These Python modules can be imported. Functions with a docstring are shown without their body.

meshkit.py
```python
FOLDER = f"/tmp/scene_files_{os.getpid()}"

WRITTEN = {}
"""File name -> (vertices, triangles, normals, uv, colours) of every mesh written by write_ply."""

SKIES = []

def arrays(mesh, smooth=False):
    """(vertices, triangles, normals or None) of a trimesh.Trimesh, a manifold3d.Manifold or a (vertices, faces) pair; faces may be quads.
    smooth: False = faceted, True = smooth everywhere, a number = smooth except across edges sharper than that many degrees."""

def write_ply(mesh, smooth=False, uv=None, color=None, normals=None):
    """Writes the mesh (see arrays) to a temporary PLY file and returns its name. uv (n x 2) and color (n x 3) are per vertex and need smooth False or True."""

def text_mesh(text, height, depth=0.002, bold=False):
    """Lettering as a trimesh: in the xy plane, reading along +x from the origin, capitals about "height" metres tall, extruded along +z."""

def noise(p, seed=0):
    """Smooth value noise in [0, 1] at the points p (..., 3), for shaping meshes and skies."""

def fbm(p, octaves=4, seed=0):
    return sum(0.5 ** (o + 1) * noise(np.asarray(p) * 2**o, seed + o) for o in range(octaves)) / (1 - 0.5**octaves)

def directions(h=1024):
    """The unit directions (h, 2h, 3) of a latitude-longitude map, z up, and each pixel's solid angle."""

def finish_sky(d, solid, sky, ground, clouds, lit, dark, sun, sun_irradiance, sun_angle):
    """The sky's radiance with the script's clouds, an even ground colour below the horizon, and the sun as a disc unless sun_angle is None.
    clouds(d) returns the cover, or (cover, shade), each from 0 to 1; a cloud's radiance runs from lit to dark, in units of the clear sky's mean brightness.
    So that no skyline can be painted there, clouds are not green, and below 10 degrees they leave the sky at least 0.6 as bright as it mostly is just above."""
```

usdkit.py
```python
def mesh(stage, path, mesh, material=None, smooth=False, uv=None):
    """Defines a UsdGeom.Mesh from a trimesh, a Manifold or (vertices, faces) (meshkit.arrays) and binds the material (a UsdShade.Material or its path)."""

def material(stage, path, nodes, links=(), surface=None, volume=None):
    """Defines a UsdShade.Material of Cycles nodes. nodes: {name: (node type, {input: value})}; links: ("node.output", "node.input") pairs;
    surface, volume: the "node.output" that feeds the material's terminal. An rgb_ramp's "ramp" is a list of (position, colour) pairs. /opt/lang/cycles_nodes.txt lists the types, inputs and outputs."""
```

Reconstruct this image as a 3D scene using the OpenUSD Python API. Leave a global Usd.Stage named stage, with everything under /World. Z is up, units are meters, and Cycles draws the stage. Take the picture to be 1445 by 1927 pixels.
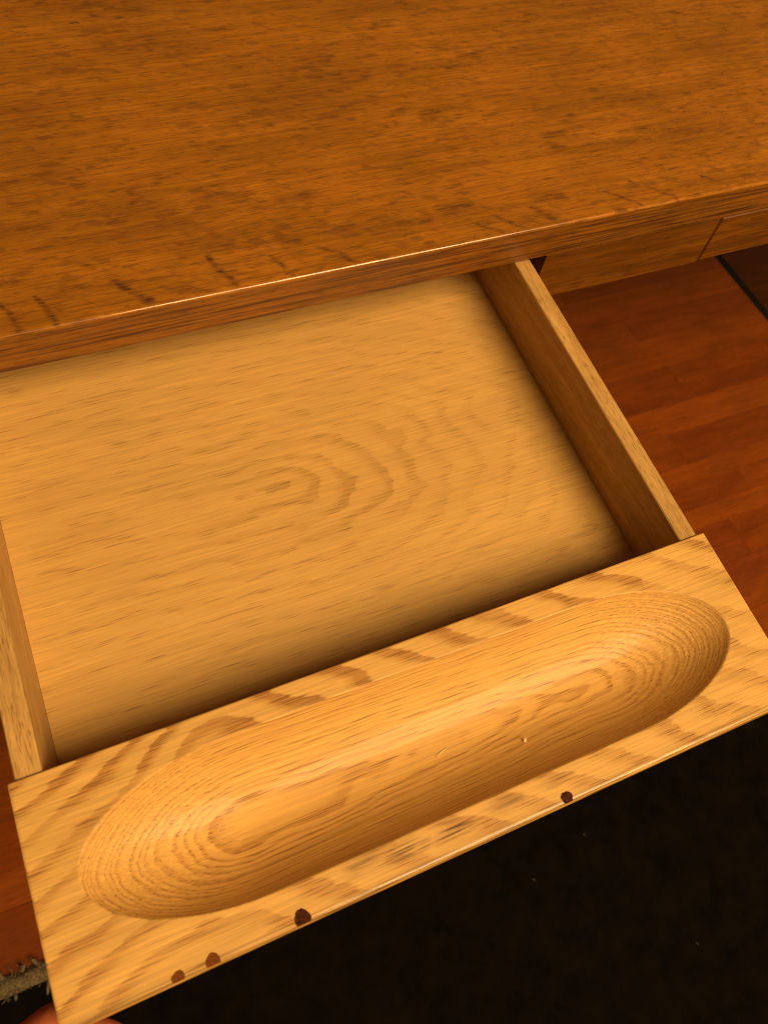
import math
import numpy as np
import trimesh
import manifold3d as m3
import usdkit
import meshkit
from shapely.geometry import Polygon
from pxr import Usd, UsdGeom, UsdLux, UsdShade, Gf, Sdf, Vt

rng = np.random.default_rng(7)
stage = Usd.Stage.CreateInMemory()
UsdGeom.SetStageUpAxis(stage, UsdGeom.Tokens.z)
UsdGeom.SetStageMetersPerUnit(stage, 1.0)
UsdGeom.Xform.Define(stage, '/World')
UsdGeom.Scope.Define(stage, '/World/Looks')

# ------------------------------------------------------------------ camera
FPX = 1508.61                                # focal length in pixels of the 1445 px wide picture
APER = 4.03                                  # mm, a phone's small sensor
CAM = Gf.Vec3d(0.0681, -0.2839, 0.2928)
RIGHT, DOWN, FWD = (np.array(c) for c in ((0.91269041, -0.3883486, 0.12720681), (-0.2793164, -0.8200566, -0.49948926), (0.29829274, 0.42034811, -0.85692993)))
cam = UsdGeom.Camera.Define(stage, '/World/camera')
cam.CreateHorizontalApertureAttr(APER)
cam.CreateVerticalApertureAttr(APER * 1024 / 767)
cam.CreateFocalLengthAttr(FPX / 1445 * APER)
cam.CreateClippingRangeAttr(Gf.Vec2f(0.01, 50))
cam.CreateFStopAttr(2.1)
cam.CreateFocusDistanceAttr(0.41)
cam.CreateExposureAttr(0.0)
cam.AddTransformOp().Set(Gf.Matrix4d(*RIGHT, 0, *(-DOWN), 0, *(-FWD), 0, *CAM, 1))

# ------------------------------------------------------------------ light: one warm lamp, in front on the right, and the room's bounce
LAMP = np.array([0.95, -1.52, 1.82])
lamp = UsdLux.SphereLight.Define(stage, '/World/lamp_light')
lamp.CreateRadiusAttr(0.72)
lamp.CreateNormalizeAttr(True)
lamp.CreateIntensityAttr(119.0)
lamp.CreateColorAttr(Gf.Vec3f(1.0, 0.69, 0.33))
lamp.AddTranslateOp().Set(Gf.Vec3d(*LAMP))
room = usdkit.material(stage, '/World/Looks/room_glow', {'b': ('background_shader', {'color': (1.0, 0.55, 0.18), 'strength': 0.10})}, surface='b.background')
dome = UsdLux.DomeLight.Define(stage, '/World/room_light')
UsdShade.MaterialBindingAPI.Apply(dome.GetPrim()).Bind(room)

# ------------------------------------------------------------------ helpers
USED = {}


def numbered(parent, name):
    k = USED.get((parent, name), 0)
    USED[(parent, name)] = k + 1
    return f'{parent}/{name}' if k == 0 else f'{parent}/{name}_{k:03d}'


def tag(p, label=None, cat=None, group=None, kind=None):
    for k, v in (('label', label), ('category', cat), ('group', group), ('kind', kind)):
        if v:
            p.SetCustomDataByKey(k, v)


def thing(name, label=None, cat=None, loc=(0, 0, 0), rot=None, group=None, kind=None, parent='/World'):
    x = UsdGeom.Xform.Define(stage, numbered(parent, name))
    x.AddTranslateOp().Set(Gf.Vec3d(*loc))
    if rot:
        x.AddRotateXYZOp().Set(Gf.Vec3f(*rot))
    tag(x.GetPrim(), label, cat, group, kind)
    return str(x.GetPath())


def obj(name, m, mat, parent='/World', smooth=30, field=None, **kw):
    """One mesh; field: {primvar: function of the points}."""
    g = usdkit.mesh(stage, numbered(parent, name), m, M[mat], smooth=smooth)
    if field:
        pts = np.array(g.GetPointsAttr().Get(), float)
        for k, fn in field.items():
            UsdGeom.PrimvarsAPI(g).CreatePrimvar(k, Sdf.ValueTypeNames.FloatArray, 'vertex').Set(Vt.FloatArray.FromNumpy(np.asarray(fn(pts), np.float32)))
    tag(g.GetPrim(), **kw)
    return str(g.GetPath())


def box(x0, x1, y0, y1, z0, z1, r=0.0006):
    """A box with chamfered edges."""
    r = min(r, (x1 - x0) / 3, (y1 - y0) / 3, (z1 - z0) / 3)
    pts = []
    for sx in (0, 1):
        for sy in (0, 1):
            for sz in (0, 1):
                c = np.array([(x0, x1)[sx], (y0, y1)[sy], (z0, z1)[sz]])
                i = np.array([1 - 2 * sx, 1 - 2 * sy, 1 - 2 * sz]) * r
                for k in range(3):
                    q = c + i
                    q[k] = c[k]
                    pts.append(q)
    return trimesh.convex.convex_hull(np.array(pts))


def axis_lut(v):
    return v


# ------------------------------------------------------------------ materials
M = {}


def wood(name, light, dark, pore, grain='x', ring=None, ring_mix=0.6, fibre=0.25, pore_amt=0.8, blotch=0.2, rough=0.42, bump=0.15, spec=0.4,
         pore_len=110., pore_w=2100., pore_lo=0.585, pore_hi=0.65, stain_shade=None, stain_col=(0.03, 0.012, 0.004), coat=0.0, fleck=None, blotch_scale=(9, 30, 30), offset=(0, 0, 0), wide=0.0, gloss=None, line=0.14, stain_by='fn', dash=None):
    """Oak-like wood: growth rings from a mesh attribute or none, stretched fibres, dark pores, cloudy tone."""
    def sc(a, b):
        return (a, b, b) if grain == 'x' else (b, a, b) if grain == 'y' else (b, b, a)
    n = {'g': ('geometry', {}),
         'fm': ('mapping', {'scale': sc(14., 620.), 'location': offset}), 'fn': ('noise_texture', {'scale': 1.0, 'detail': 5.0, 'roughness': 0.62}),
         'pm': ('mapping', {'scale': sc(pore_len, pore_w), 'location': offset}), 'pn': ('noise_texture', {'scale': 1.0, 'detail': 1.5, 'roughness': 0.5}),
         'pr': ('map_range', {'from_min': pore_lo, 'from_max': pore_hi, 'to_min': 0.0, 'to_max': pore_amt, 'clamp': True}),
         'bm': ('mapping', {'scale': sc(blotch_scale[0], blotch_scale[1]), 'location': offset}), 'bn': ('noise_texture', {'scale': 1.0, 'detail': 4.0, 'roughness': 0.6}),
         'fr': ('map_range', {'from_min': 0.3, 'from_max': 0.7, 'to_min': 1.0 - fibre, 'to_max': 1.0 + fibre * 0.7, 'clamp': True}),
         'br': ('map_range', {'from_min': 0.3, 'from_max': 0.7, 'to_min': 1.0 - blotch, 'to_max': 1.0 + blotch * 0.6, 'clamp': True}),
         'lm': ('mapping', {'scale': sc(22., 1500.), 'location': offset}), 'ln': ('noise_texture', {'scale': 1.0, 'detail': 1.0, 'roughness': 0.5}),
         'lr': ('map_range', {'from_min': 0.30, 'from_max': 0.70, 'to_min': 1.0 - line, 'to_max': 1.0 + line * 0.8, 'clamp': True}),
         'fb0': ('math', {'math_type': 'multiply'}),
         'fb': ('math', {'math_type': 'multiply'}),
         'ringc': ('mix_color', {'a': light, 'b': dark, 'fac': 0.0}),
         'tone': ('mix_color', {'blend_type': 'multiply', 'fac': 1.0}),
         'tonec': ('combine_xyz', {}),
         'porec': ('mix_color', {'b': pore}),
         'bu': ('bump', {'strength': bump, 'distance': 0.0004, 'invert': True}),
         'p': ('principled_bsdf', {'roughness': rough, 'specular_ior_level': spec, 'coat_weight': coat, 'coat_roughness': 0.09})}
    l = [('g.position', 'fm.vector'), ('fm.vector', 'fn.vector'), ('g.position', 'pm.vector'), ('pm.vector', 'pn.vector'), ('pn.fac', 'pr.value'),
         ('g.position', 'bm.vector'), ('bm.vector', 'bn.vector'), ('fn.fac', 'fr.value'), ('bn.fac', 'br.value'), ('fr.result', 'fb0.value1'), ('br.result', 'fb0.value2'), ('g.position', 'lm.vector'), ('lm.vector', 'ln.vector'), ('ln.fac', 'lr.value'), ('fb0.value', 'fb.value1'), ('lr.result', 'fb.value2'),
         ('fb.value', 'tonec.x'), ('fb.value', 'tonec.y'), ('fb.value', 'tonec.z'), ('ringc.result', 'tone.a'), ('tonec.vector', 'tone.b'), ('tone.result', 'porec.a'),
         ('bu.normal', 'p.normal')]
    pore_out = 'pr.result'
    if dash:                                    # separate spindle shaped pores, one to a cell
        n['pm'] = ('mapping', {'scale': sc(dash[0], dash[1])})
        n['pn'] = ('voronoi_texture', {'scale': 1.0, 'randomness': 1.0})
        n['pr'] = ('map_range', {'from_min': dash[2], 'from_max': dash[3], 'to_min': pore_amt, 'to_max': 0.0, 'clamp': True})
        l = [q for q in l if q[0] != 'pn.fac'] + ([] if ring else [('pn.distance', 'pr.value')])
    if ring:                                    # the attribute counts rings: its fraction is the place inside one ring
        n |= {'ra': ('attribute', {'attribute': ring}),
              'rj': ('math', {'math_type': 'multiply_add', 'value2': 0.38}),
              'rf': ('math', {'math_type': 'fraction'}),
              'rr': ('rgb_ramp', {'ramp': [(0.0, (0, 0, 0)), (0.40, (0.05, 0.05, 0.05)), (0.58, (0.55, 0.55, 0.55)), (0.68, (1, 1, 1)), (0.90, (1, 1, 1)), (0.95, (0.15, 0.15, 0.15)), (1.0, (0, 0, 0))]}),
              'ramt': ('attribute', {'attribute': 'ring_amount'}),
              'rm': ('math', {'math_type': 'multiply', 'value2': ring_mix}),
              'rm2': ('math', {'math_type': 'multiply'}),
              'rpb': ('math', {'math_type': 'multiply_add', 'value2': 0.95, 'value3': 0.45}),
              'pmul': ('math', {'math_type': 'multiply', 'use_clamp': True})}
        l += [('fn.fac', 'rj.value1'), ('ra.fac', 'rj.value3'), ('rj.value', 'rf.value1'), ('rf.value', 'rr.fac'), ('rr.color', 'rm.value1'), ('rm.value', 'rm2.value1'), ('ramt.fac', 'rm2.value2'), ('rm2.value', 'ringc.fac'),
              ('rr.color', 'rpb.value1'), ('pr.result', 'pmul.value1'), ('rpb.value', 'pmul.value2')]
        pore_out = 'pmul.value'
        if dash:                                # more pores in the early wood of each ring
            n['pden'] = ('math', {'math_type': 'multiply_add', 'value2': -dash[4]})
            n['pra'] = ('math', {'math_type': 'multiply'})
            l += [('rr.color', 'pra.value1'), ('ramt.fac', 'pra.value2'), ('pra.value', 'pden.value1'), ('pn.distance', 'pden.value3'), ('pden.value', 'pr.value')]
    elif wide:                                  # broad soft bands for wood without an attribute
        n |= {'wm': ('mapping', {'scale': sc(5., 150.), 'location': offset}), 'wn': ('noise_texture', {'scale': 1.0, 'detail': 3.0, 'roughness': 0.55}),
              'wr': ('map_range', {'from_min': 0.42, 'from_max': 0.66, 'to_min': 0.0, 'to_max': wide, 'clamp': True})}
        l += [('g.position', 'wm.vector'), ('wm.vector', 'wn.vector'), ('wn.fac', 'wr.value'), ('wr.result', 'ringc.fac')]
    l += [(pore_out, 'porec.fac'), (pore_out, 'bu.height')]
    out = 'porec.result'
    if fleck:                                   # short dark flecks, seen in the old veneer
        for q, (turn, amt) in enumerate(((0.0, 1.0), (0.62, 0.75), (-0.20, 0.8))):
            n |= {f'kt{q}': ('mapping', {'rotation': (0, 0, turn)}), f'km{q}': ('mapping', {'scale': sc(*fleck[:2]), 'location': (q * 5.3, q * 2.1, 0)}),
                  f'kn{q}': ('noise_texture', {'scale': 1.0, 'detail': 4.0, 'roughness': 0.62, 'distortion': 0.4}),
                  f'kr{q}': ('map_range', {'from_min': fleck[2] + 0.02 * (q > 0), 'from_max': fleck[3], 'to_min': 0.0, 'to_max': fleck[4] * amt, 'clamp': True}), f'kc{q}': ('mix_color', {'b': stain_col})}
            l += [('g.position', f'kt{q}.vector'), (f'kt{q}.vector', f'km{q}.vector'), (f'km{q}.vector', f'kn{q}.vector'), (f'kn{q}.fac', f'kr{q}.value'), (out, f'kc{q}.a'), (f'kr{q}.result', f'kc{q}.fac')]
            out = f'kc{q}.result'
    if stain_shade:                                   # marks and painted front-edge shade, from an attribute, broken up by the fibres
        n |= {'sa': ('attribute', {'attribute': stain_shade}), 'sf': ('map_range', {'from_min': 0.38 if stain_by == 'fn' else 0.40, 'from_max': 0.60 if stain_by == 'fn' else 0.58, 'to_min': 0.25 if stain_by == 'fn' else 0.0, 'to_max': 1.15, 'clamp': True}),
              'sm': ('math', {'math_type': 'multiply', 'use_clamp': True}), 'sc': ('mix_color', {'b': stain_col})}
        l += [(stain_by + '.fac', 'sf.value'), ('sa.fac', 'sm.value1'), ('sf.result', 'sm.value2'), (out, 'sc.a'), ('sm.value', 'sc.fac')]
        out = 'sc.result'
    if gloss:                                   # varnish on the outer face only
        n |= {'ga': ('attribute', {'attribute': gloss}), 'gr': ('map_range', {'from_min': 0.0, 'from_max': 1.0, 'to_min': rough, 'to_max': 0.20, 'clamp': True}), 'gc': ('math', {'math_type': 'multiply_add', 'value2': 0.9, 'value3': 0.12})}
        l += [('ga.fac', 'gr.value'), ('gr.result', 'p.roughness'), ('ga.fac', 'gc.value1'), ('gc.value', 'p.coat_weight')]
    l.append((out, 'p.base_color'))
    M[name] = usdkit.material(stage, f'/World/Looks/{name}', n, l, surface='p.BSDF')


def plain(name, col, col2, scale=60., rough=0.6, spec=0.3, bump=0.0, dist=0.001, **extra):
    n = {'g': ('geometry', {}), 'n': ('noise_texture', {'scale': scale, 'detail': 5.0, 'roughness': 0.65}), 'r': ('rgb_ramp', {'ramp': [(0.3, col), (0.7, col2)]}),
         'b': ('bump', {'strength': bump, 'distance': dist}), 'p': ('principled_bsdf', {'roughness': rough, 'specular_ior_level': spec, **extra})}
    l = [('g.position', 'n.vector'), ('n.fac', 'r.fac'), ('r.color', 'p.base_color'), ('n.fac', 'b.height')]
    if bump:
        l.append(('b.normal', 'p.normal'))
    M[name] = usdkit.material(stage, f'/World/Looks/{name}', n, l, surface='p.BSDF')


OAK, OAKD, OAKP = (0.60, 0.36, 0.13), (0.42, 0.215, 0.062), (0.16, 0.065, 0.014)
wood('front_oak', (0.66, 0.375, 0.105), (0.43, 0.200, 0.045), (0.20, 0.070, 0.011), ring='ring', ring_mix=0.86, fibre=0.11, line=0.13, pore_amt=0.50, pore_len=42., pore_w=2900., pore_lo=0.575, pore_hi=0.63, blotch=0.08, stain_shade='stain_shade', stain_col=(0.075, 0.026, 0.006), rough=0.55, spec=0.3, gloss='gloss', stain_by='ln', dash=(44., 1600., 0.16, 0.33, 0.14))
wood('bottom_oak', (0.60, 0.345, 0.100), (0.45, 0.235, 0.058), (0.17, 0.07, 0.012), ring='ring', ring_mix=0.66, fibre=0.085, line=0.11, pore_amt=0.46, pore_len=62., pore_w=2900., pore_lo=0.60, pore_hi=0.645, blotch=0.08, rough=0.5, dash=(46., 1500., 0.15, 0.31, 0.05))
wood('side_oak', (0.52, 0.30, 0.10), (0.40, 0.21, 0.06), OAKP, grain='y', fibre=0.18, pore_amt=0.55, blotch=0.15, wide=0.6)
wood('side_oak_edge', (0.60, 0.37, 0.13), (0.47, 0.26, 0.08), (0.22, 0.10, 0.022), grain='y', fibre=0.2, pore_amt=0.5, pore_len=180., pore_w=900., blotch=0.15, wide=0.5)
DARK, DARKD, DARKP = (0.385, 0.140, 0.010), (0.215, 0.070, 0.006), (0.07, 0.022, 0.005)
wood('top_veneer', DARK, DARKD, DARKP, fibre=0.20, line=0.12, pore_amt=0.55, pore_len=70., pore_w=1900., pore_lo=0.585, blotch=0.27, blotch_scale=(10, 24, 24), wide=0.45, stain_shade='stain_shade', stain_col=(0.085, 0.028, 0.008), fleck=(70., 330., 0.56, 0.70, 0.46), rough=0.40, bump=0.10, gloss='gloss')
wood('apron_veneer', tuple(k * c for k, c in zip((0.50, 0.45, 0.42), DARK)), tuple(k * c for k, c in zip((0.43, 0.39, 0.36), DARKD)), DARKP, fibre=0.30, pore_amt=0.8, pore_len=50., pore_w=1500., pore_lo=0.56, blotch=0.25, wide=0.6, rough=0.42, stain_col=(0.05, 0.02, 0.008))  # top colours darkened: shade of the front faces is put into the colour
FLOOR = [tuple(tuple(0.45 * c * k + 0.55 * w * k for c, k, w in zip(q, (1.9, 1.75, 1.3), (0.128, 0.030, 0.0045))) for q in p) for p in (((0.125, 0.028, 0.004), (0.085, 0.017, 0.003)), ((0.155, 0.038, 0.005), (0.105, 0.025, 0.004)), ((0.095, 0.020, 0.004), (0.062, 0.013, 0.003)), ((0.185, 0.047, 0.006), (0.14, 0.034, 0.005)), ((0.115, 0.023, 0.007), (0.08, 0.016, 0.005)))]
for k, (a, b) in enumerate(FLOOR):
    wood(f'floor_wood_{k}', a, b, (0.04, 0.01, 0.003), fibre=0.18, pore_amt=0.3, pore_len=60., pore_w=700., blotch=0.25, wide=0.7, rough=0.30, spec=0.5, offset=(k * 3.1, k * 1.7, 0))
wood('floor_dark', (0.085, 0.020, 0.004), (0.055, 0.012, 0.003), (0.02, 0.006, 0.002), fibre=0.18, pore_amt=0.3, blotch=0.25, wide=0.7, rough=0.35)
plain('joint_black', (0.004, 0.003, 0.002), (0.006, 0.004, 0.003), rough=0.9)
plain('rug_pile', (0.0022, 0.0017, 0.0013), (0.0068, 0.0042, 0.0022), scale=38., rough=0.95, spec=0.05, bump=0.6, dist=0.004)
plain('rug_binding', (0.09, 0.068, 0.036), (0.26, 0.20, 0.115), scale=330., rough=0.95, spec=0.05, bump=0.9, dist=0.003)
plain('plug_dark', (0.012, 0.003, 0.001), (0.10, 0.022, 0.005), scale=800., rough=0.8, spec=0.1)
plain('plug_cork', (0.09, 0.022, 0.004), (0.22, 0.065, 0.010), scale=900., rough=0.8, spec=0.1)
plain('lint', (0.11, 0.095, 0.07), (0.16, 0.14, 0.11), rough=0.9)
plain('chip', (0.72, 0.48, 0.20), (0.8, 0.55, 0.25), rough=0.6)
plain('skin', (0.42, 0.105, 0.045), (0.52, 0.15, 0.065), scale=220., rough=0.5, spec=0.35, bump=0.12, dist=0.0006, subsurface_weight=0.25, subsurface_scale=0.004)
plain('nail', (0.60, 0.28, 0.19), (0.66, 0.32, 0.22), scale=80., rough=0.3, spec=0.5)

# ------------------------------------------------------------------ the setting: parquet floor, 0.73 m below the table top
ZF = -0.73
GAPX = 1.279                                      # where the strips end at a dark open joint
floor = thing('floor', kind='structure')
edges = [-0.72, -0.64, -0.575, -0.51, -0.445, -0.38, -0.315, -0.25, -0.185, -0.113, -0.0725, -0.036, 0.029, 0.063, 0.105, 0.139, 0.2, 0.2536, 0.2897, 0.33, 0.395, 0.455, 0.513, 0.575, 0.64, 0.705, 0.77, 0.835, 0.9]
tone_at = {9: 1, 10: 2, 11: 0, 12: 3, 13: 1, 14: 3, 15: 4, 16: 3, 17: 2, 18: 0, 19: 1, 20: 0, 21: 1, 22: 2, 23: 0}
for i in range(len(edges) - 1):
    y0, y1 = edges[i], edges[i + 1]
    tone = tone_at.get(i, int(rng.integers(5)))
    cuts = [-1.0]
    while cuts[-1] < GAPX - 0.25:
        cuts.append(cuts[-1] + float(rng.uniform(0.6, 1.1)))
    cuts = [c for c in cuts if c < GAPX - 0.14] + [GAPX]
    if i == 15:
        cuts = [-1.0, -0.45, 0.08, 0.52, 0.937, GAPX]
    for j in range(len(cuts) - 1):
        last = j == len(cuts) - 2
        t = tone if last else int(rng.integers(5))
        if i == 15 and j == len(cuts) - 3:
            t = 1
        obj('strip', box(cuts[j] + 0.0001, cuts[j + 1] - (0.0 if last else 0.0003), y0 + 0.0001, y1 - 0.0001, ZF - 0.014, ZF + float(rng.uniform(-0.0003, 0.0003)), 0.0002), f'floor_wood_{t}', floor, smooth=False)
for i in range(0, len(edges) - 2, 2):
    y0, y1 = edges[i], edges[i + 2]
    obj('strip', box(GAPX + 0.019, 2.2, y0 + 0.0003, y1 - 0.0003, ZF - 0.018, ZF - 0.004, 0.0006), 'floor_dark', floor, smooth=False)
obj('joint_strip', box(GAPX + 0.0003, GAPX + 0.0187, -0.72, 0.9, ZF - 0.018, ZF - 0.0015, 0.0004), 'joint_black', floor, smooth=False)
obj('underlay', box(-2.0, 3.0, -2.2, 2.6, ZF - 0.05, ZF - 0.02), 'joint_black', floor, smooth=False)

# ------------------------------------------------------------------ dark rug with a pale frayed binding
rug = thing('rug', 'near black pile rug with pale frayed binding on the red wood floor', 'rug', (0, 0, ZF))
gx, gy = np.linspace(-0.9, 1.6, 320), np.linspace(-1.5, -0.197, 160)
X, Y = np.meshgrid(gx, gy, indexing='ij')
H = 0.008 + 0.003 * meshkit.fbm(np.stack([X * 90, Y * 90, X * 0], -1), 3, 5) + 0.002 * meshkit.noise(np.stack([X * 12, Y * 12, X * 0], -1), 8)


def grid(P):
    a, b = P.shape[:2]
    idx = np.arange(a * b).reshape(a, b)
    f = np.stack([idx[:-1, :-1], idx[1:, :-1], idx[1:, 1:], idx[:-1, 1:]], -1).reshape(-1, 4)
    return P.reshape(-1, 3), f


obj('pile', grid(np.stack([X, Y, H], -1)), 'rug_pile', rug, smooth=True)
gx = np.linspace(-0.9, 1.6, 900)
nb = 9
prof = np.linspace(0, 1, nb)
PX = np.repeat(gx[:, None], nb, 1)
front = -0.2 + 0.004 * (meshkit.fbm(np.stack([gx * 60, gx * 0, gx * 0], -1), 3, 2) - 0.5)
back = -0.1755 + 0.006 * (meshkit.fbm(np.stack([gx * 110, gx * 0, gx * 0 + 3], -1), 3, 4) - 0.5)
PY = front[:, None] * (1 - prof) + back[:, None] * prof
PZ = 0.0095 * np.sin(np.pi * prof)[None] ** 0.5 + 0.0005 + 0.003 * meshkit.fbm(np.stack([PX * 260, PY * 260, PX * 0], -1), 2, 9) * np.sin(np.pi * prof)[None]
obj('binding', grid(np.stack([PX, PY, PZ], -1)), 'rug_binding', rug, smooth=True)


def tube(pts, radii, n=8):
    """A tapering tube with closed ends."""
    pts = np.asarray(pts, float)
    radii = np.broadcast_to(radii, len(pts))
    out = [m3.Manifold.hull_points(np.vstack([trimesh.creation.icosphere(1, 1.0).vertices * radii[i] + pts[i], trimesh.creation.icosphere(1, 1.0).vertices * radii[i + 1] + pts[i + 1]])) for i in range(len(pts) - 1)]
    return sum(out[1:], out[0]) if len(out) > 1 else out[0]


fz = rng.random((900, 3))
pts, cnt = [], []
for a, b, c in fz:
    x, t = -0.24 + 1.2 * a ** 2.2, 2 * math.pi * c
    y = -0.199 + 0.026 * b
    pts += [(x, y, 0.006), (x + 0.0022 * math.cos(t), y + 0.003 * math.sin(t), 0.0115), (x + 0.0045 * math.cos(t), y + 0.006 * math.sin(t), 0.0125)]
    cnt.append(3)
fuzz = UsdGeom.BasisCurves.Define(stage, rug + '/fuzz')
fuzz.CreateTypeAttr('linear')
fuzz.CreatePointsAttr(Vt.Vec3fArray.FromNumpy(np.array(pts, np.float32)))
fuzz.CreateCurveVertexCountsAttr(Vt.IntArray.FromNumpy(np.array(cnt, np.int32)))
fuzz.CreateWidthsAttr(Vt.FloatArray([0.0007]))
fuzz.SetWidthsInterpolation('constant')
UsdShade.MaterialBindingAPI.Apply(fuzz.GetPrim()).Bind(M['rug_binding'])
fuzz.GetPrim().SetCustomDataByKey('kind', 'stuff')
for k in range(46):                                # loose tufts of the binding's warp
    x = -0.139 if k == 0 else -0.128 if k == 1 else -0.22 + 0.012 * k + float(rng.uniform(-0.004, 0.004)) if k < 14 else float(rng.uniform(-0.3, 1.4))
    fwd = k < 2 or rng.random() < 0.35
    L = float(rng.uniform(0.010, 0.018)) if k < 2 else float(rng.uniform(0.004, 0.009))
    y = -0.196 if fwd else -0.177
    s = -1 if fwd else 1
    obj('fringe_tuft', tube([(x, y, 0.008), (x + float(rng.uniform(-0.003, 0.003)), y + s * L * 0.6, 0.012), (x + float(rng.uniform(-0.005, 0.005)), y + s * L, 0.010)], [0.0022, 0.0018, 0.0008]), 'rug_binding', rug, smooth=True)

# ------------------------------------------------------------------ the desk
desk = thing('writing_desk', 'brown oak writing desk with thin top, its near drawer pulled out', 'desk')
RAIL, APR = 0.0225, 0.0591                          # undersides of the top's front edge and of the apron
# stroke marks on the veneer: (x0, y0, x1, y1, half width, strength) in metres on the top
STROKES = []


def on_top(u, v):                                   # a point of the photograph to the table top, used once to measure where the marks lie
    r = RIGHT * ((u - 722.5) / FPX) + DOWN * ((v - 963.5) / FPX) + FWD
    t = -CAM[2] / r[2]
    return CAM[0] + t * r[0], CAM[1] + t * r[1]


def stroke(pts, w, s):
    q = [on_top(*p) for p in pts]
    for a, b in zip(q[:-1], q[1:]):
        STROKES.append((*a, *b, w, s))


stroke([(0, 572), (20, 595), (36, 622)], 0.0022, 0.8)
stroke([(68, 560), (88, 582), (108, 608)], 0.0022, 0.95)
stroke([(215, 526), (240, 542), (258, 552), (284, 568)], 0.0030, 1.0)
stroke([(392, 482), (420, 512), (445, 536)], 0.0024, 0.95)
stroke([(510, 480), (530, 497), (552, 518)], 0.0020, 0.8)
stroke([(600, 466), (630, 472), (668, 494)], 0.0024, 0.8)
stroke([(125, 490), (150, 496), (175, 500)], 0.003, 0.6)
stroke([(330, 410), (400, 435), (430, 470)], 0.004, 0.35)
stroke([(898, 720 - 300), (945, 736 - 300)], 0.002, 0.65)
stroke([(932, 405), (985, 428)], 0.0018, 0.7)
stroke([(1002, 390), (1045, 413)], 0.004, 0.7)
stroke([(1140, 360), (1205, 383)], 0.0018, 0.6)
stroke([(1180, 340), (1275, 371)], 0.0018, 0.6)
stroke([(1320, 331), (1370, 348)], 0.0016, 0.7)
for u, v, L, w, s in ((855, 388, 26, 0.005, 0.75), (1042, 252, 18, 0.004, 0.75), (1050, 278, 14, 0.003, 0.6), (1225, 240, 30, 0.004, 0.65), (1280, 245, 20, 0.003, 0.5), (815, 210, 20, 0.004, 0.65), (1035, 372, 24, 0.005, 0.6), (775, 418, 30, 0.004, 0.55),
                      (1205, 348, 24, 0.004, 0.5), (880, 102, 14, 0.003, 0.65), (855, 125, 14, 0.003, 0.5), (720, 45, 12, 0.004, 0.6), (600, 116, 16, 0.003, 0.5), (420, 370, 30, 0.007, 0.42), (330, 422, 26, 0.005, 0.45), (560, 368, 30, 0.006, 0.42), (615, 218, 14, 0.004, 0.5),
                      (410, 462, 20, 0.005, 0.45), (40, 430, 40, 0.008, 0.4), (545, 452, 14, 0.004, 0.6), (450, 160, 10, 0.004, 0.5), (160, 8, 26, 0.006, 0.45), (590, 108, 30, 0.004, 0.4), (1390, 200, 20, 0.003, 0.5), (1440, 191, 10, 0.003, 0.7), (1175, 268, 12, 0.004, 0.45), (250, 18, 16, 0.006, 0.35),
                      (690, 105, 16, 0.003, 0.5), (910, 92, 16, 0.003, 0.5), (975, 89, 16, 0.003, 0.5), (1120, 20, 16, 0.003, 0.4), (1200, 65, 18, 0.003, 0.4)):
    stroke([(u - L, v + 0.12 * L), (u + L, v - 0.12 * L)], w, s)
stroke([(134, 43), (140, 41)], 0.0013, 1.6)
stroke([(143, 40), (147, 42)], 0.0011, 1.6)
stroke([(247, 278), (250, 278)], 0.0009, 1.4)


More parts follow.
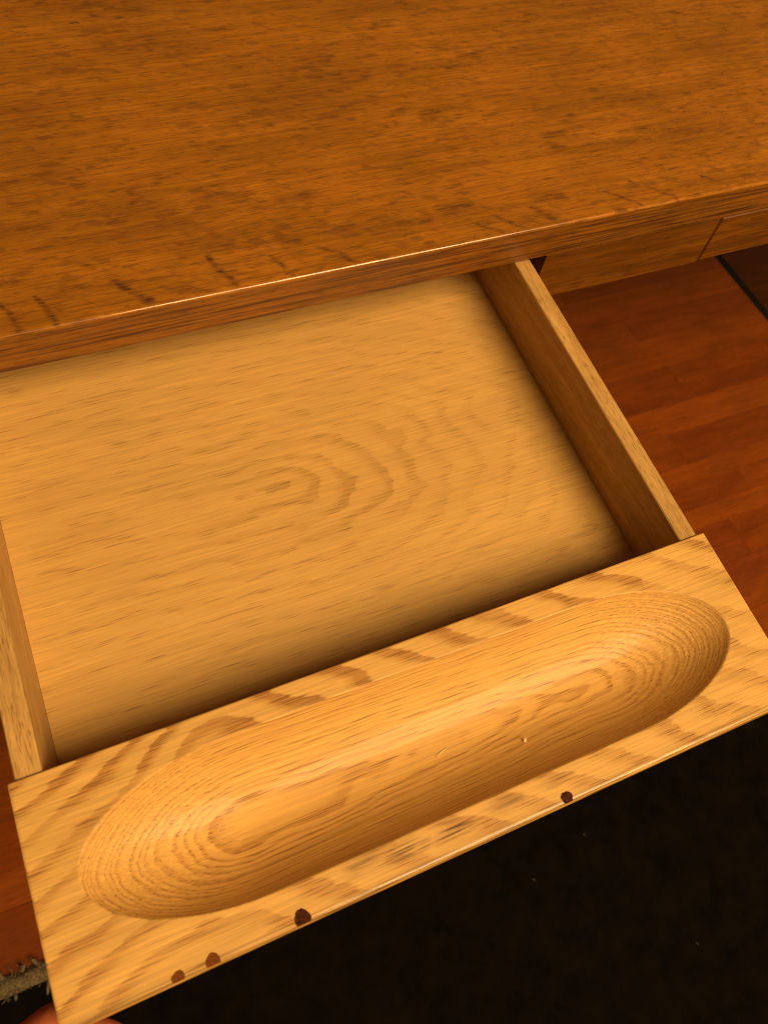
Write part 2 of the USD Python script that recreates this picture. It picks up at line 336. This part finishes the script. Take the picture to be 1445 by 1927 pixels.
def top_stain(P):
    out = np.zeros(len(P))
    w = 0.0009 * (meshkit.fbm(P * np.array([90., 200., 1.]), 3, 3) - 0.5) * 4
    x, y = P[:, 0] + w * 0.7, P[:, 1] + w
    br = meshkit.fbm(P * np.array([160., 900., 1.]), 3, 13) - 0.5
    f = meshkit.fbm(np.stack([x * 95 + y * 60, y * 330, x * 0], -1), 3, 61) * 0.6 + meshkit.fbm(np.stack([x * 150 - y * 120, y * 260 + x * 110, x * 0], -1), 3, 62) * 0.4
    cl = meshkit.fbm(np.stack([x * 14 + y * 9, y * 30, x * 0], -1), 2, 63)
    out = 0.50 * np.clip((f - 0.61 + 0.05 * np.exp(-y / 0.05) + 0.22 * (cl - 0.5)) / 0.10, 0, 1)
    for x0, y0, x1, y1, hw, s in STROKES:
        d = np.array([x1 - x0, y1 - y0])
        t = np.clip(((x - x0) * d[0] + (y - y0) * d[1]) / max(d @ d, 1e-12), 0, 1)
        r = np.hypot(x - x0 - t * d[0], y - y0 - t * d[1])
        out = np.maximum(out, 1.2 * s * np.clip(1.25 - r / (hw * 0.85), 0, 1) * np.clip(0.55 + 2.2 * (br + 0.12), 0.15, 1.25))
    return out


def edge_shade(P):
    # shade of the upright front edge, painted in as dark streaks along the grain
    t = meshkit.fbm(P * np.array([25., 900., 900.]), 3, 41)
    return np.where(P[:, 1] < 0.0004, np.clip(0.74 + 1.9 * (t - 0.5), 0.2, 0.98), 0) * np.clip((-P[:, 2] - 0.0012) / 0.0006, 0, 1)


def profile_sweep(prof, xs):
    """A closed cross-section (y, z), counter-clockwise seen from +x, swept along x, its ends closed."""
    prof = np.asarray(prof, float)
    n, k = len(xs), len(prof)
    V = np.stack([np.repeat(np.asarray(xs)[:, None], k, 1), np.repeat(prof[None, :, 0], n, 0), np.repeat(prof[None, :, 1], n, 0)], -1)
    idx = np.arange(n * k).reshape(n, k)
    nx = np.roll(idx, -1, 1)
    f = [np.stack([idx[:-1], idx[1:], nx[1:]], -1).reshape(-1, 3), np.stack([idx[:-1], nx[1:], nx[:-1]], -1).reshape(-1, 3)]
    _, tri = trimesh.creation.triangulate_polygon(Polygon(prof), engine='earcut')
    v2 = np.asarray(_)
    order = [int(np.argmin(((prof - q) ** 2).sum(1))) for q in v2]
    tri = np.array(order)[np.asarray(tri)]
    m = trimesh.Trimesh(V.reshape(-1, 3), np.vstack(f + [tri, (tri + (n - 1) * k)[:, ::-1]]), process=False)
    m.fix_normals()
    return m


R1 = 0.0017
arc = [(R1 - R1 * math.sin(a), -R1 + R1 * math.cos(a)) for a in np.linspace(0, math.pi / 2, 7)]
ys = np.r_[np.linspace(0.40, 0.30, 5), np.arange(0.299, 0.0015, -0.0013)]
prof = [(y, 0.0) for y in ys] + arc + [(0.0, z) for z in np.linspace(-0.003, -RAIL + 0.00004, 24)] + [(0.00004, -RAIL), (0.018, -RAIL), (0.0186, -0.0115), (0.62, -0.0115), (0.62, 0.0)]
xs = np.r_[np.linspace(-0.42, -0.02, 9), np.arange(-0.015, 0.66, 0.0013), np.linspace(0.67, 1.68, 12)]
obj('tabletop', profile_sweep(prof, xs), 'top_veneer', desk, smooth=40, field={'stain_shade': lambda P: np.where(P[:, 2] > -0.0012, top_stain(P), edge_shade(P)), 'gloss': lambda P: np.where((P[:, 1] < R1 + 0.0002) & (P[:, 2] > -R1 - 0.0002), np.clip(0.55 + 1.5 * (meshkit.fbm(P * np.array([60., 1., 1.]), 3, 51) - 0.35), 0.2, 1), 0)})
OPL, OPR, NXL, NXR = -0.0035, 0.3375, 0.4678, 0.809       # the openings of the near drawer and of the next one
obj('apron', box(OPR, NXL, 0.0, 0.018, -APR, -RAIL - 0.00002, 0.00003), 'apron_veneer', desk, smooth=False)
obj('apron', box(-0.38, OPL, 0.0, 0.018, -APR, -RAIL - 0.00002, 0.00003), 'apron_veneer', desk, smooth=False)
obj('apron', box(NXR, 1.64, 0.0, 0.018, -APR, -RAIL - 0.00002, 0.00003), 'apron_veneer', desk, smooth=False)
for x0 in (-0.38, 1.622):
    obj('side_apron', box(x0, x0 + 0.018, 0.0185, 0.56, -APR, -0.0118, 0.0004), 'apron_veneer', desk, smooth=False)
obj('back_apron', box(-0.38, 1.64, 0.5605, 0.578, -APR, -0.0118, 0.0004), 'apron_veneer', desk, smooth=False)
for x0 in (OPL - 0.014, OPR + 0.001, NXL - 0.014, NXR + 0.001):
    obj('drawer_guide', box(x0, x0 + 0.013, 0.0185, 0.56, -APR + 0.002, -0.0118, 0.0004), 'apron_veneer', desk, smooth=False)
for x, y in ((-0.355, 0.05), (1.60, 0.05), (-0.355, 0.53), (1.60, 0.53)):
    obj('leg', tube([(x, y, -0.075), (x * 1.02, y, ZF + 0.0125)], [0.019, 0.0125]), 'apron_veneer', desk, smooth=True)

# the neighbouring drawer, shut, its front flush with the apron
nd = thing('drawer', 'closed drawer set flush in the apron right of the open drawer', 'drawer', (NXL, 0, -APR))
hz = APR - RAIL
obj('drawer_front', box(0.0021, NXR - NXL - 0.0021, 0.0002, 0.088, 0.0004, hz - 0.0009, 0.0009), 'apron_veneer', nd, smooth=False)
for x0 in (0.004, NXR - NXL - 0.014):
    obj('side_panel', box(x0, x0 + 0.010, 0.0885, 0.40, 0.002, hz - 0.003, 0.0004), 'side_oak', nd, smooth=False)
obj('back_panel', box(0.0145, NXR - NXL - 0.0145, 0.388, 0.399, 0.002, hz - 0.004, 0.0004), 'side_oak', nd, smooth=False)
obj('bottom_panel', box(0.0145, NXR - NXL - 0.0145, 0.0885, 0.387, 0.003, 0.007, 0.0004), 'side_oak', nd, smooth=False)

# ------------------------------------------------------------------ the open drawer, hanging a little; local z = 0 at the top of its sides, y = 0 at the apron
W, YB, YF, ZT = 0.33, -0.1864, -0.2743, 0.0015
TILT = 0.0644
dr = thing('drawer', 'open light oak drawer with a long scooped pen tray in its wide front', 'drawer', (W / 2, 0, -0.0242), rot=(math.degrees(TILT), 0, 0))
X0 = -W / 2                                        # local x of the front's left end
TC, TH, TA, TB, TE, TD = -0.229, 0.0302, 0.0168, 0.3142, 0.066, 0.0232      # tray: centre line, half width, ends, length of its end curves, depth


def tray_depth(x, y):
    s = np.clip(np.minimum(x - TA, TB - x) / TE, 0, 1)
    q = 1 - (1 - s) ** 2 - ((y - TC) / TH) ** 2
    d = TD * np.sign(q) * np.abs(q) ** 0.84
    d = np.where((x > TA) & (x < TB), np.maximum(d, 0), 0)
    end = 1 - np.clip((np.minimum(x - TA, TB - x) - 0.02) / 0.05, 0, 1)
    step = 0.00008 * np.sin(2 * np.pi * d / 0.0016) + 0.00003 * np.sin(2 * np.pi * d / 0.0005)   # the cutter's fine steps at the two ends
    return d + np.where(d > 0.0004, step * end, 0)


def noise2(x, y, sx, sy, seed):
    return meshkit.fbm(np.stack([x * sx, y * sy, np.zeros_like(x)], -1), 3, seed) - 0.5


def front_ring(P):
    """Growth layers of the flat-sawn front board; the scoop cuts them as contour lines."""
    x, y, z = P[:, 0] - X0, P[:, 1], P[:, 2] - ZT
    t = np.clip((0.085 - x) / 0.05, 0, 1)
    inside = np.clip(-z / 0.0022, 0, 1)
    k = 0.060 - 0.030 * np.clip(-z / 0.012, 0, 1)
    r = np.sqrt((k * (x - 0.072)) ** 2 + 0.0005 ** 2) + (0.085 + 0.055 * t * t * (3 - 2 * t)) * (y - TC) + 0.95 * np.minimum(z, 0)
    r = r + (0.0010 + 0.0022 * inside) * noise2(x, y, 18, 45, 11) + (0.0006 + 0.0006 * inside) * noise2(x, y, 55, 150, 12)
    n = r / 0.00162 + 18.28 + 0.10 * inside
    return n + inside * (0.30 * np.sin(n * 1.7) + 0.22 * np.sin(n * 0.63 + 1))


def front_amount(P):
    x, y, z = P[:, 0] - X0, P[:, 1], P[:, 2] - ZT
    end = np.clip((np.abs(x - 0.165) - 0.075) / 0.05, 0, 1)
    inside = np.clip(-z / 0.002, 0, 1)
    flat = np.where(y > -0.2, 1.0, 0.62)
    flat = flat * np.where(x < 0.06, 0.95, 1) * np.where(x > 0.285, 0.7, 1)
    a = flat * (1 - inside) + inside * (0.48 + 0.02 * end)
    deep = np.clip((-z - 0.019) / 0.005, 0, 1)
    return np.clip(a * (1 + 0.25 * deep) * (1 + 1.3 * noise2(x, y, 30, 45, 17)), 0.1, 1.15)


def front_stain(P):
    x, y = P[:, 0] - X0, P[:, 1]
    out = np.zeros(len(P))
    for cx, cy, a, b, s in ((0.1135, -0.2625, 0.006, 0.0030, 0.5), (0.1315, -0.2640, 0.006, 0.0032, 0.75), (0.140, -0.2655, 0.004, 0.0018, 0.6), (0.1525, -0.2655, 0.008, 0.0030, 0.8), (0.176, -0.2640, 0.008, 0.0030, 0.45), (0.2, -0.264, 0.006, 0.002, 0.3)):
        d = np.hypot((x - cx - 0.4 * (y - cy)) / a, (y - cy) / b) + 1.2 * noise2(x, y, 130, 900, 21)
        out = np.maximum(out, s * np.clip(1.5 - d, 0, 1))
    lip = np.clip((YF + 0.0042 + 0.002 * noise2(x, y, 50, 50, 5) - y) / 0.002, 0, 1)      # handling has darkened the front arris
    return np.maximum(out, 0.55 * lip)


xs = np.r_[[0.0, 0.0004], np.arange(0.001, W - 0.0008, 0.00055), [W - 0.0004, W]]
RF = 0.0024
top_y = np.r_[np.arange(YB - 0.0006, YF + RF + 0.0003, -0.0005)]
prof = [(YB, -0.034), (YB, -0.02), (YB, ZT - 0.0004), (YB - 0.0003, ZT - 0.0001)] + [(y, ZT) for y in top_y]
prof += [(YF + RF - RF * math.sin(a), ZT - RF + RF * math.cos(a)) for a in np.linspace(0.0, math.pi / 2, 7)]
prof += [(YF, -0.012), (YF, -0.024), (YF + 0.001, -0.034), (YF + 0.002, -0.035), (YB - 0.001, -0.035)]
m = profile_sweep(prof, xs)
v = np.array(m.vertices)
up = v[:, 2] > ZT - 0.0018
v[:, 2] -= np.where(up, tray_depth(v[:, 0], v[:, 1]), 0)
endd = np.minimum(v[:, 0], W - v[:, 0])
v[:, 2] -= np.where(up & (endd < 0.0005), (0.0005 - endd) * 0.8, 0)
v[:, 0] += X0
m = trimesh.Trimesh(v, m.faces, process=False)
front = obj('drawer_front', m, 'front_oak', dr, smooth=28, field={'ring': front_ring, 'ring_amount': front_amount, 'stain_shade': front_stain, 'gloss': lambda P: np.clip((YF + 0.0022 - P[:, 1]) / 0.0012, 0, 1)})
for x, y, r, mat, nm in ((0.0871, -0.2714, 0.0031, 'plug_dark', 'dark round wooden plug at the front edge'), (0.0530, -0.2720, 0.0026, 'plug_cork', 'paler cork coloured plug cut by the front edge'), (0.0405, -0.2724, 0.0023, 'plug_cork', None), (0.2028, -0.2714, 0.0025, 'plug_dark', None)):
    th = np.linspace(0, 2 * np.pi, 28, endpoint=False)
    rr = r * (1 + 0.06 * np.sin(3 * th + x * 900) + 0.025 * np.sin(7 * th + x * 500) + 0.05 * rng.uniform(-1, 1, 28))
    poly = Polygon(np.c_[x + X0 + rr * np.cos(th), y + rr * np.sin(th)]).intersection(Polygon([(-1, YF + 0.0009), (1, YF + 0.0009), (1, 1), (-1, 1)]))
    disc = trimesh.creation.extrude_polygon(poly, 0.0045, engine='earcut')
    disc.apply_translation([0, 0, ZT - 0.0045 + 0.00022])
    obj('plug', disc, mat, front, smooth=False, label=nm)
XL, XR, T = 0.0024, W - 0.0031, 0.0102
ZB, BACK = -0.0411, 0.13
for a in (XL, XR - T):
    obj('side_panel', box(a + X0, a + T + X0, YB + 0.0002, BACK, -0.0455, 0.0, 0.0005), 'side_oak', dr, smooth=False)
obj('back_panel', box(XL + T + X0, XR - T + X0, BACK - 0.0105, BACK - 0.0005, -0.0405, -0.003, 0.0005), 'side_oak', dr, smooth=False)


def bottom_ring(P):
    x, y = P[:, 0] - X0, P[:, 1]
    dx = x - 0.150
    yy = y + 0.080 + 0.05 * dx + 0.008 * noise2(x, y, 14, 10, 35)
    rho = np.sqrt(np.where(dx > 0, 0.9 * dx, dx * 0.16) ** 2 + (1.75 * yy) ** 2 + 0.00012)
    return (rho + 0.030 * noise2(x, y, 20, 40, 31) + 0.010 * noise2(x, y, 60, 130, 32)) / 0.0165 + 30.3


def bottom_amount(P):
    x, y = P[:, 0] - X0, P[:, 1]
    d = np.hypot((x - 0.180) / np.where(x > 0.18, 0.055, 0.10), (y + 0.084) / 0.032)
    return np.clip((0.20 + 0.90 * np.exp(-d * d)) * (1 + 1.5 * noise2(x, y, 26, 70, 33)), 0.03, 1.1)


gx, gy = np.linspace(XL + T + X0 + 0.0001, XR - T + X0 - 0.0001, 240), np.linspace(YB + 0.0002, BACK - 0.011, 240)
GX, GY = np.meshgrid(gx, gy, indexing='ij')
v, f = grid(np.stack([GX, GY, np.full_like(GX, ZB)], -1))
v2, f2 = grid(np.stack([GX[::239, ::239], GY[::239, ::239], np.full((2, 2), ZB - 0.004)], -1))
obj('bottom_panel', (np.vstack([v, v2]), np.vstack([f, f2[:, ::-1] + len(v)])), 'bottom_oak', dr, smooth=False, field={'ring': bottom_ring, 'ring_amount': bottom_amount})

# ------------------------------------------------------------------ small things lying about
def d2w(x, y, z):
    c, s = math.cos(TILT), math.sin(TILT)
    return np.array([x, c * y - s * z, s * y + c * z - 0.0242])


def tray_z(x, y):
    return ZT - float(tray_depth(np.array([x]), np.array([y]))[0])


cx, cy = 0.2038, -0.2430
p = d2w(cx + X0, cy, tray_z(cx, cy)) + np.array([W / 2, 0, 0])
obj('wood_chip', (lambda b: (b.apply_transform(trimesh.transformations.rotation_matrix(0.9, [0, 0, 1])), b.apply_translation(p + [0, 0, 0.0007]), b)[2])(trimesh.convex.convex_hull(rng.uniform(-1, 1, (16, 3)) * [0.0012, 0.0007, 0.0005])), 'chip', smooth=False, label='tiny pale wood chip lying in the scooped tray', cat='wood chip')
q = [(0.1642, -0.2348), (0.1668, -0.2338), (0.1702, -0.2331)]
obj('shaving', tube([d2w(x + X0, y, tray_z(x, y)) + np.array([W / 2, 0, 0.0002]) for x, y in q], [0.00012, 0.00025, 0.00012], 6), 'chip', smooth=True, label='thin curved yellow shaving lying in the tray, left of the chip', cat='shaving')
for (x, y, n), lab in zip(((0.4755, -0.2898, 0.0012), (0.3919, -0.3103, 0.0014), (0.5415, -0.4456, 0.0012)), ('small pale lint speck on the dark rug, nearest the drawer edge', 'small pale lint speck on the dark rug, leftmost of the three', 'small pale lint speck on the dark rug, farthest out toward the corner')):
    obj('lint_speck', tube([(x, y, ZF + 0.0115), (x + 0.0006, y - n * 1.6, ZF + 0.0125)], [n * 0.45, n * 0.28]), 'lint', smooth=True, label=lab, cat='lint', group='lint specks on the rug')

# ------------------------------------------------------------------ the hand holding the drawer's near left corner from below
def hand():
    J = {}
    B = []

    def chain(pts, rad):
        for (a, ra), (b, rb) in zip(list(zip(pts, rad))[:-1], list(zip(pts, rad))[1:]):
            s = trimesh.creation.icosphere(2, 1.0).vertices
            B.append(m3.Manifold.hull_points(np.vstack([s * ra + a, s * rb + b])))
    A = np.array
    zc = -0.0885
    # four fingers, palm up, pointing to the right under the corner; the index is the farthest from the viewer
    tips = []
    for k, (mx, my, mz, dx, dy, L, r) in enumerate((
            (-0.070, -0.292, -0.100, 0.90, 0.38, 1.0, 0.0090), (-0.072, -0.312, -0.102, 0.96, 0.18, 1.10, 0.0092),
            (-0.074, -0.331, -0.103, 0.98, 0.05, 1.02, 0.0087), (-0.077, -0.348, -0.103, 0.98, -0.06, 0.82, 0.0077))):
        mcp = A([mx, my, mz])
        if k == 0:                                   # the index bends round the end of the front
            dip, tip = A([-0.0120, -0.2685, -0.0880]), A([0.0060, -0.2815, -0.0870])
            chain([mcp, A([-0.033, -0.2735, -0.0950]), dip, tip], [0.0108, 0.0100, 0.0095, 0.0082])
            tips.append((dip, tip, r))
            continue
        pip = mcp + A([dx, dy, 0.05]) * 0.043 * L
        d2 = A([0.97, -0.02 if k == 0 else -0.05, 0.16])
        dip = pip + d2 / np.linalg.norm(d2) * 0.025 * L
        d3 = A([0.86, -0.36, 0.10]) if k == 0 else A([0.95, -0.18, 0.15])
        tip = dip + d3 / np.linalg.norm(d3) * 0.019 * L
        chain([mcp, pip, dip, tip], [r * 1.16, r * 1.05, r * 0.98, r * 0.86])
        tips.append((dip, tip, r))
    pal = [A([-0.070, -0.292, -0.100]), A([-0.077, -0.348, -0.103]), A([-0.145, -0.352, -0.112]), A([-0.150, -0.318, -0.112])]
    s = trimesh.creation.icosphere(2, 1.0).vertices
    B.append(m3.Manifold.hull_points(np.vstack([s * r + p for p, r in zip(pal, (0.012, 0.010, 0.013, 0.0145))])))
    # thumb, over the outside of the corner in front of the drawer
    chain([A([-0.128, -0.305, -0.105]), A([-0.098, -0.285, -0.085]), A([-0.066, -0.279, -0.066]), A([-0.036, -0.283, -0.055])], [0.0145, 0.0125, 0.0108, 0.0088])
    # wrist and forearm
    chain([A([-0.145, -0.335, -0.112]), A([-0.19, -0.345, -0.12]), A([-0.36, -0.46, -0.17])], [0.020, 0.023, 0.036])
    m = sum(B[1:], B[0]).refine_to_length(0.0032).to_mesh()
    t = trimesh.Trimesh(m.vert_properties[:, :3], m.tri_verts)
    trimesh.smoothing.filter_taubin(t, iterations=14)
    return t, tips


body, tips = hand()
person = thing('person', 'bare left hand holding the near left corner of the open drawer from below', 'person')
obj('hand', body, 'skin', person, smooth=True)
for dip, tip, r in tips:
    ax = (tip - dip) / np.linalg.norm(tip - dip)
    s = trimesh.creation.icosphere(2, 1.0)
    zx = np.cross(ax, [0, 0, 1.0]); zx /= np.linalg.norm(zx)
    zz = np.cross(zx, ax)
    s.vertices = tip - zz * r * 0.62 + ax * 0.001 + s.vertices[:, :1] * ax * 0.0062 + s.vertices[:, 1:2] * zx * r * 0.62 + s.vertices[:, 2:] * zz * 0.0024
    obj('fingernail', s, 'nail', person, smooth=True)
